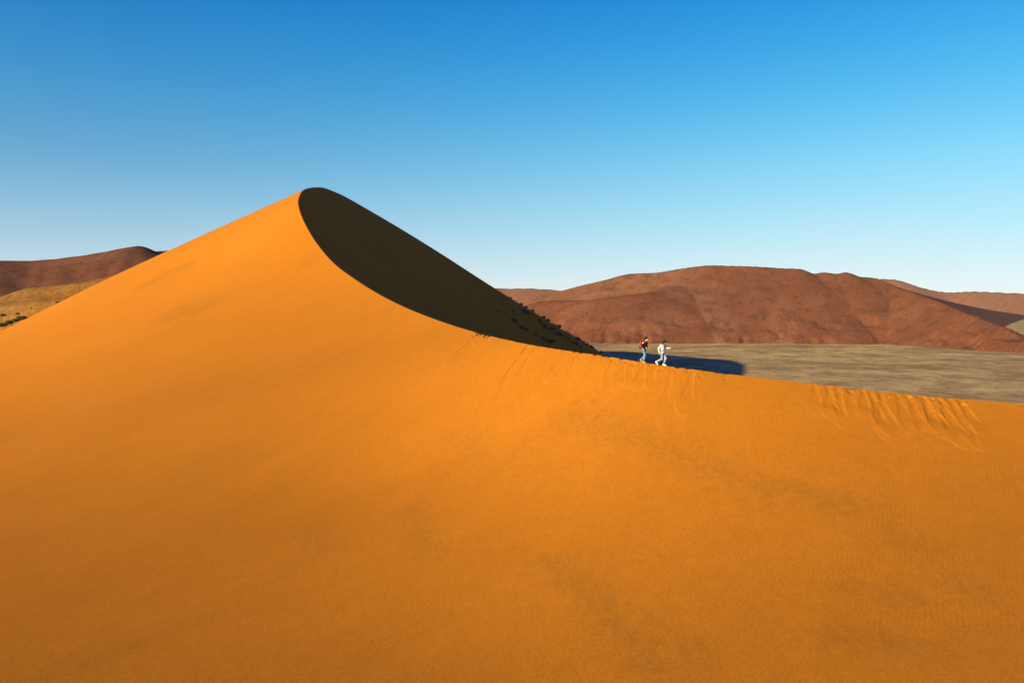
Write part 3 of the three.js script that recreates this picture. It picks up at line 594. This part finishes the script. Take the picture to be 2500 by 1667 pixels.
const man = person({
  topName: 'jacket', skin: [0.486, 0.271, 0.157], pitch: 0.08, curlL: 0.5, curlR: 0.5,
  pelvis: [0.02, 0.93, 0], chest: [0.10, 1.30, 0], neck: [0.135, 1.46, 0], head: [0.19, 1.615, 0],
  shoulderR: [0.09, 1.40, 0.185], elbowR: [0.00, 1.12, 0.25], wristR: [0.20, 1.00, 0.19], handR: [0.95, 0.15, -0.3],
  shoulderL: [0.09, 1.40, -0.185], elbowL: [0.06, 1.11, -0.25], wristL: [0.27, 1.00, -0.17], handL: [0.95, 0.1, 0.3],
  hipR: [0.02, 0.89, 0.095], kneeR: [0.13, 0.48, 0.10], ankleR: [0.01, 0.085, 0.10], toeR: [0.17, 0.03, 0.115],
  hipL: [0.02, 0.89, -0.095], kneeL: [0.05, 0.46, -0.09], ankleL: [-0.24, 0.20, -0.09], toeL: [-0.17, 0.035, -0.10],
  shirtColor: (x, y, z) => (y > 1.37 - 0.25 * Math.abs(x - 0.1) ? red : black),
  jeansColor: (x, y, z) => { const k = 0.85 + 0.35 * n3(x * 6, y * 4, z * 6); return [0.12 * k, 0.20 * k, 0.42 * k]; },
  shoe: cloth('tan_shoe', 0.371, 0.200, 0.100),
  hairMat: cloth('black_hair', 0.008, 0.007, 0.007),
  hair: (x, y, z) => Math.max(ball([-0.016, 0.036, 0], [0.118, 0.118, 0.098])(x, y, z) + 0.004 * n3(x * 60, y * 60, z * 60), Math.min(x - 0.04, 0.052 - y), -0.06 - y),
});
man.position.set(manAt[0], manAt[1] - 0.015, manAt[2]); man.rotation.y = facing;
{ const p = new THREE.SphereGeometry(0.05, 16, 10); p.scale(1, 1, 0.35); p.translate(0.05, 1.335, 0.256); part('sleeve_patch', p, cloth('white_patch', 0.714, 0.714, 0.714), man); }
top(man, 'person', 'walker in black and red top and jeans with dark short hair', 'person');

const woman = person({
  topName: 'sweatshirt', skin: [0.471, 0.271, 0.171], pitch: 0.62, curlL: 0.35, curlR: 0.45,
  pelvis: [-0.05, 0.90, 0], chest: [-0.06, 1.27, 0], neck: [-0.01, 1.43, 0], head: [0.085, 1.57, 0],
  shoulderR: [-0.08, 1.385, 0.165], elbowR: [-0.25, 1.14, 0.22], wristR: [-0.20, 0.90, 0.21], handR: [0.15, -1, 0.02],
  shoulderL: [-0.06, 1.385, -0.165], elbowL: [0.11, 1.16, -0.21], wristL: [0.34, 1.17, -0.13], handL: [1, 0.18, 0.1],
  hipR: [-0.05, 0.86, 0.09], kneeR: [-0.07, 0.46, 0.095], ankleR: [-0.43, 0.27, 0.09], toeR: [-0.36, 0.10, 0.09],
  hipL: [-0.05, 0.86, -0.09], kneeL: [0.13, 0.50, -0.085], ankleL: [0.00, 0.10, -0.085], toeL: [0.15, 0.035, -0.075],
  shirtColor: (x, y, z) => { const k = 1 + 0.08 * n3(x * 8, y * 8, z * 8); return [0.50 * k, 0.47 * k, 0.58 * k]; },
  jeansColor: (x, y, z) => { const k = 0.9 + 0.3 * n3(x * 6, y * 4, z * 6), torn = (y > 0.44 && y < 0.54 && x > 0.0 - 0.02 && n3(x * 10, y * 20, z * 10) > -0.1) ? 1 : 0; return torn ? [0.5, 0.37, 0.28] : [0.185 * k, 0.26 * k, 0.47 * k]; },
  shoe: cloth('white_shoe', 0.686, 0.643, 0.600),
  hairMat: cloth('brown_hair', 0.032, 0.012, 0.008),
  hair: (x, y, z) => smin(Math.max(ball([-0.012, 0.028, 0], [0.126, 0.122, 0.108])(x, y, z), Math.min(x - 0.06, 0.04 - y)), Math.max(ball([-0.03, -0.085, 0], [0.095, 0.12, 0.102])(x, y, z), x - 0.05), 0.03) + 0.006 * n3(x * 45, y * 18, z * 45),
});
woman.position.set(womanAt[0], womanAt[1] - 0.01, womanAt[2]); woman.rotation.y = facing;
top(woman, 'person', 'walker in white sweatshirt and pale torn jeans looking down at one hand', 'person');

// the man's pack and the woman's bag
{
  const pack = new THREE.Group(), maroon = cloth('maroon_nylon', 0.079, 0.014, 0.017), redTrim = cloth('red_trim', 0.486, 0.071, 0.050), dark = cloth('black_nylon', 0.014, 0.014, 0.016);
  const field = join([bone([-0.16, 1.02, -0.06], [-0.09, 1.36, -0.06], 0.105, 0.08), bone([-0.16, 1.02, 0.06], [-0.09, 1.36, 0.06], 0.105, 0.08)], 0.05);
  part('pack_body', skin(field, [-0.32, 0.86, -0.24], [0.06, 1.5, 0.24], 0.0135), maroon, pack);
  const pocket = new RoundedBoxGeometry(0.09, 0.2, 0.2, 3, 0.035); pocket.rotateZ(-0.2); pocket.translate(-0.262, 1.04, 0); part('pocket', pocket, dark, pack);
  for (const s of [-1, 1]) {
    const strap = new THREE.TubeGeometry(new THREE.CatmullRomCurve3([[-0.10, 1.40, s * 0.10], [0.03, 1.475, s * 0.115], [0.17, 1.41, s * 0.115], [0.22, 1.26, s * 0.12], [0.10, 1.10, s * 0.17], [-0.08, 1.00, s * 0.14]].map((p) => new THREE.Vector3(...p))), 28, 0.02, 6);
    part('strap', strap, dark, pack);
    const trim = new THREE.TubeGeometry(new THREE.CatmullRomCurve3([[-0.13, 1.43, s * 0.11], [-0.21, 1.34, s * 0.145], [-0.185, 1.18, s * 0.165], [-0.09, 1.0, s * 0.165], [-0.02, 0.93, s * 0.15]].map((p) => new THREE.Vector3(...p))), 24, 0.019, 6);
    part('red_piping', trim, redTrim, pack);
  }
  const tube = new THREE.TubeGeometry(new THREE.CatmullRomCurve3([[0.20, 1.40, 0.09], [0.27, 1.39, 0.07], [0.33, 1.31, 0.05], [0.37, 1.25, 0.05]].map((p) => new THREE.Vector3(...p))), 16, 0.009, 6);
  part('loose_strap', tube, dark, pack);
  const label = new RoundedBoxGeometry(0.012, 0.035, 0.05, 2, 0.005); label.translate(-0.313, 1.0, 0.05); part('white_tag', label, cloth('white_tag', 0.643, 0.643, 0.643), pack);
  pack.position.copy(man.position); pack.rotation.y = facing;
  top(pack, 'backpack', 'maroon and black backpack with red piping worn by the walker in black', 'backpack');
}
{
  const bag = new THREE.Group(), dark = cloth('black_canvas', 0.014, 0.014, 0.016);
  const body = new RoundedBoxGeometry(0.09, 0.32, 0.26, 4, 0.04); body.rotateZ(-0.03); body.translate(-0.255, 1.12, -0.02); part('pouch', body, dark, bag);
  const strap = new THREE.TubeGeometry(new THREE.CatmullRomCurve3([[-0.22, 1.26, -0.08], [-0.10, 1.475, -0.10], [0.05, 1.43, -0.09], [0.115, 1.29, -0.02], [0.115, 1.17, 0.085], [0.055, 1.06, 0.16], [-0.08, 0.99, 0.185], [-0.22, 1.0, 0.11]].map((p) => new THREE.Vector3(...p))), 40, 0.02, 6);
  part('strap', strap, dark, bag);
  bag.position.copy(woman.position); bag.rotation.y = facing;
  top(bag, 'shoulder_bag', 'black bag slung diagonally over the white sweatshirt of the second walker', 'bag');
}

renderer.render(scene, camera);
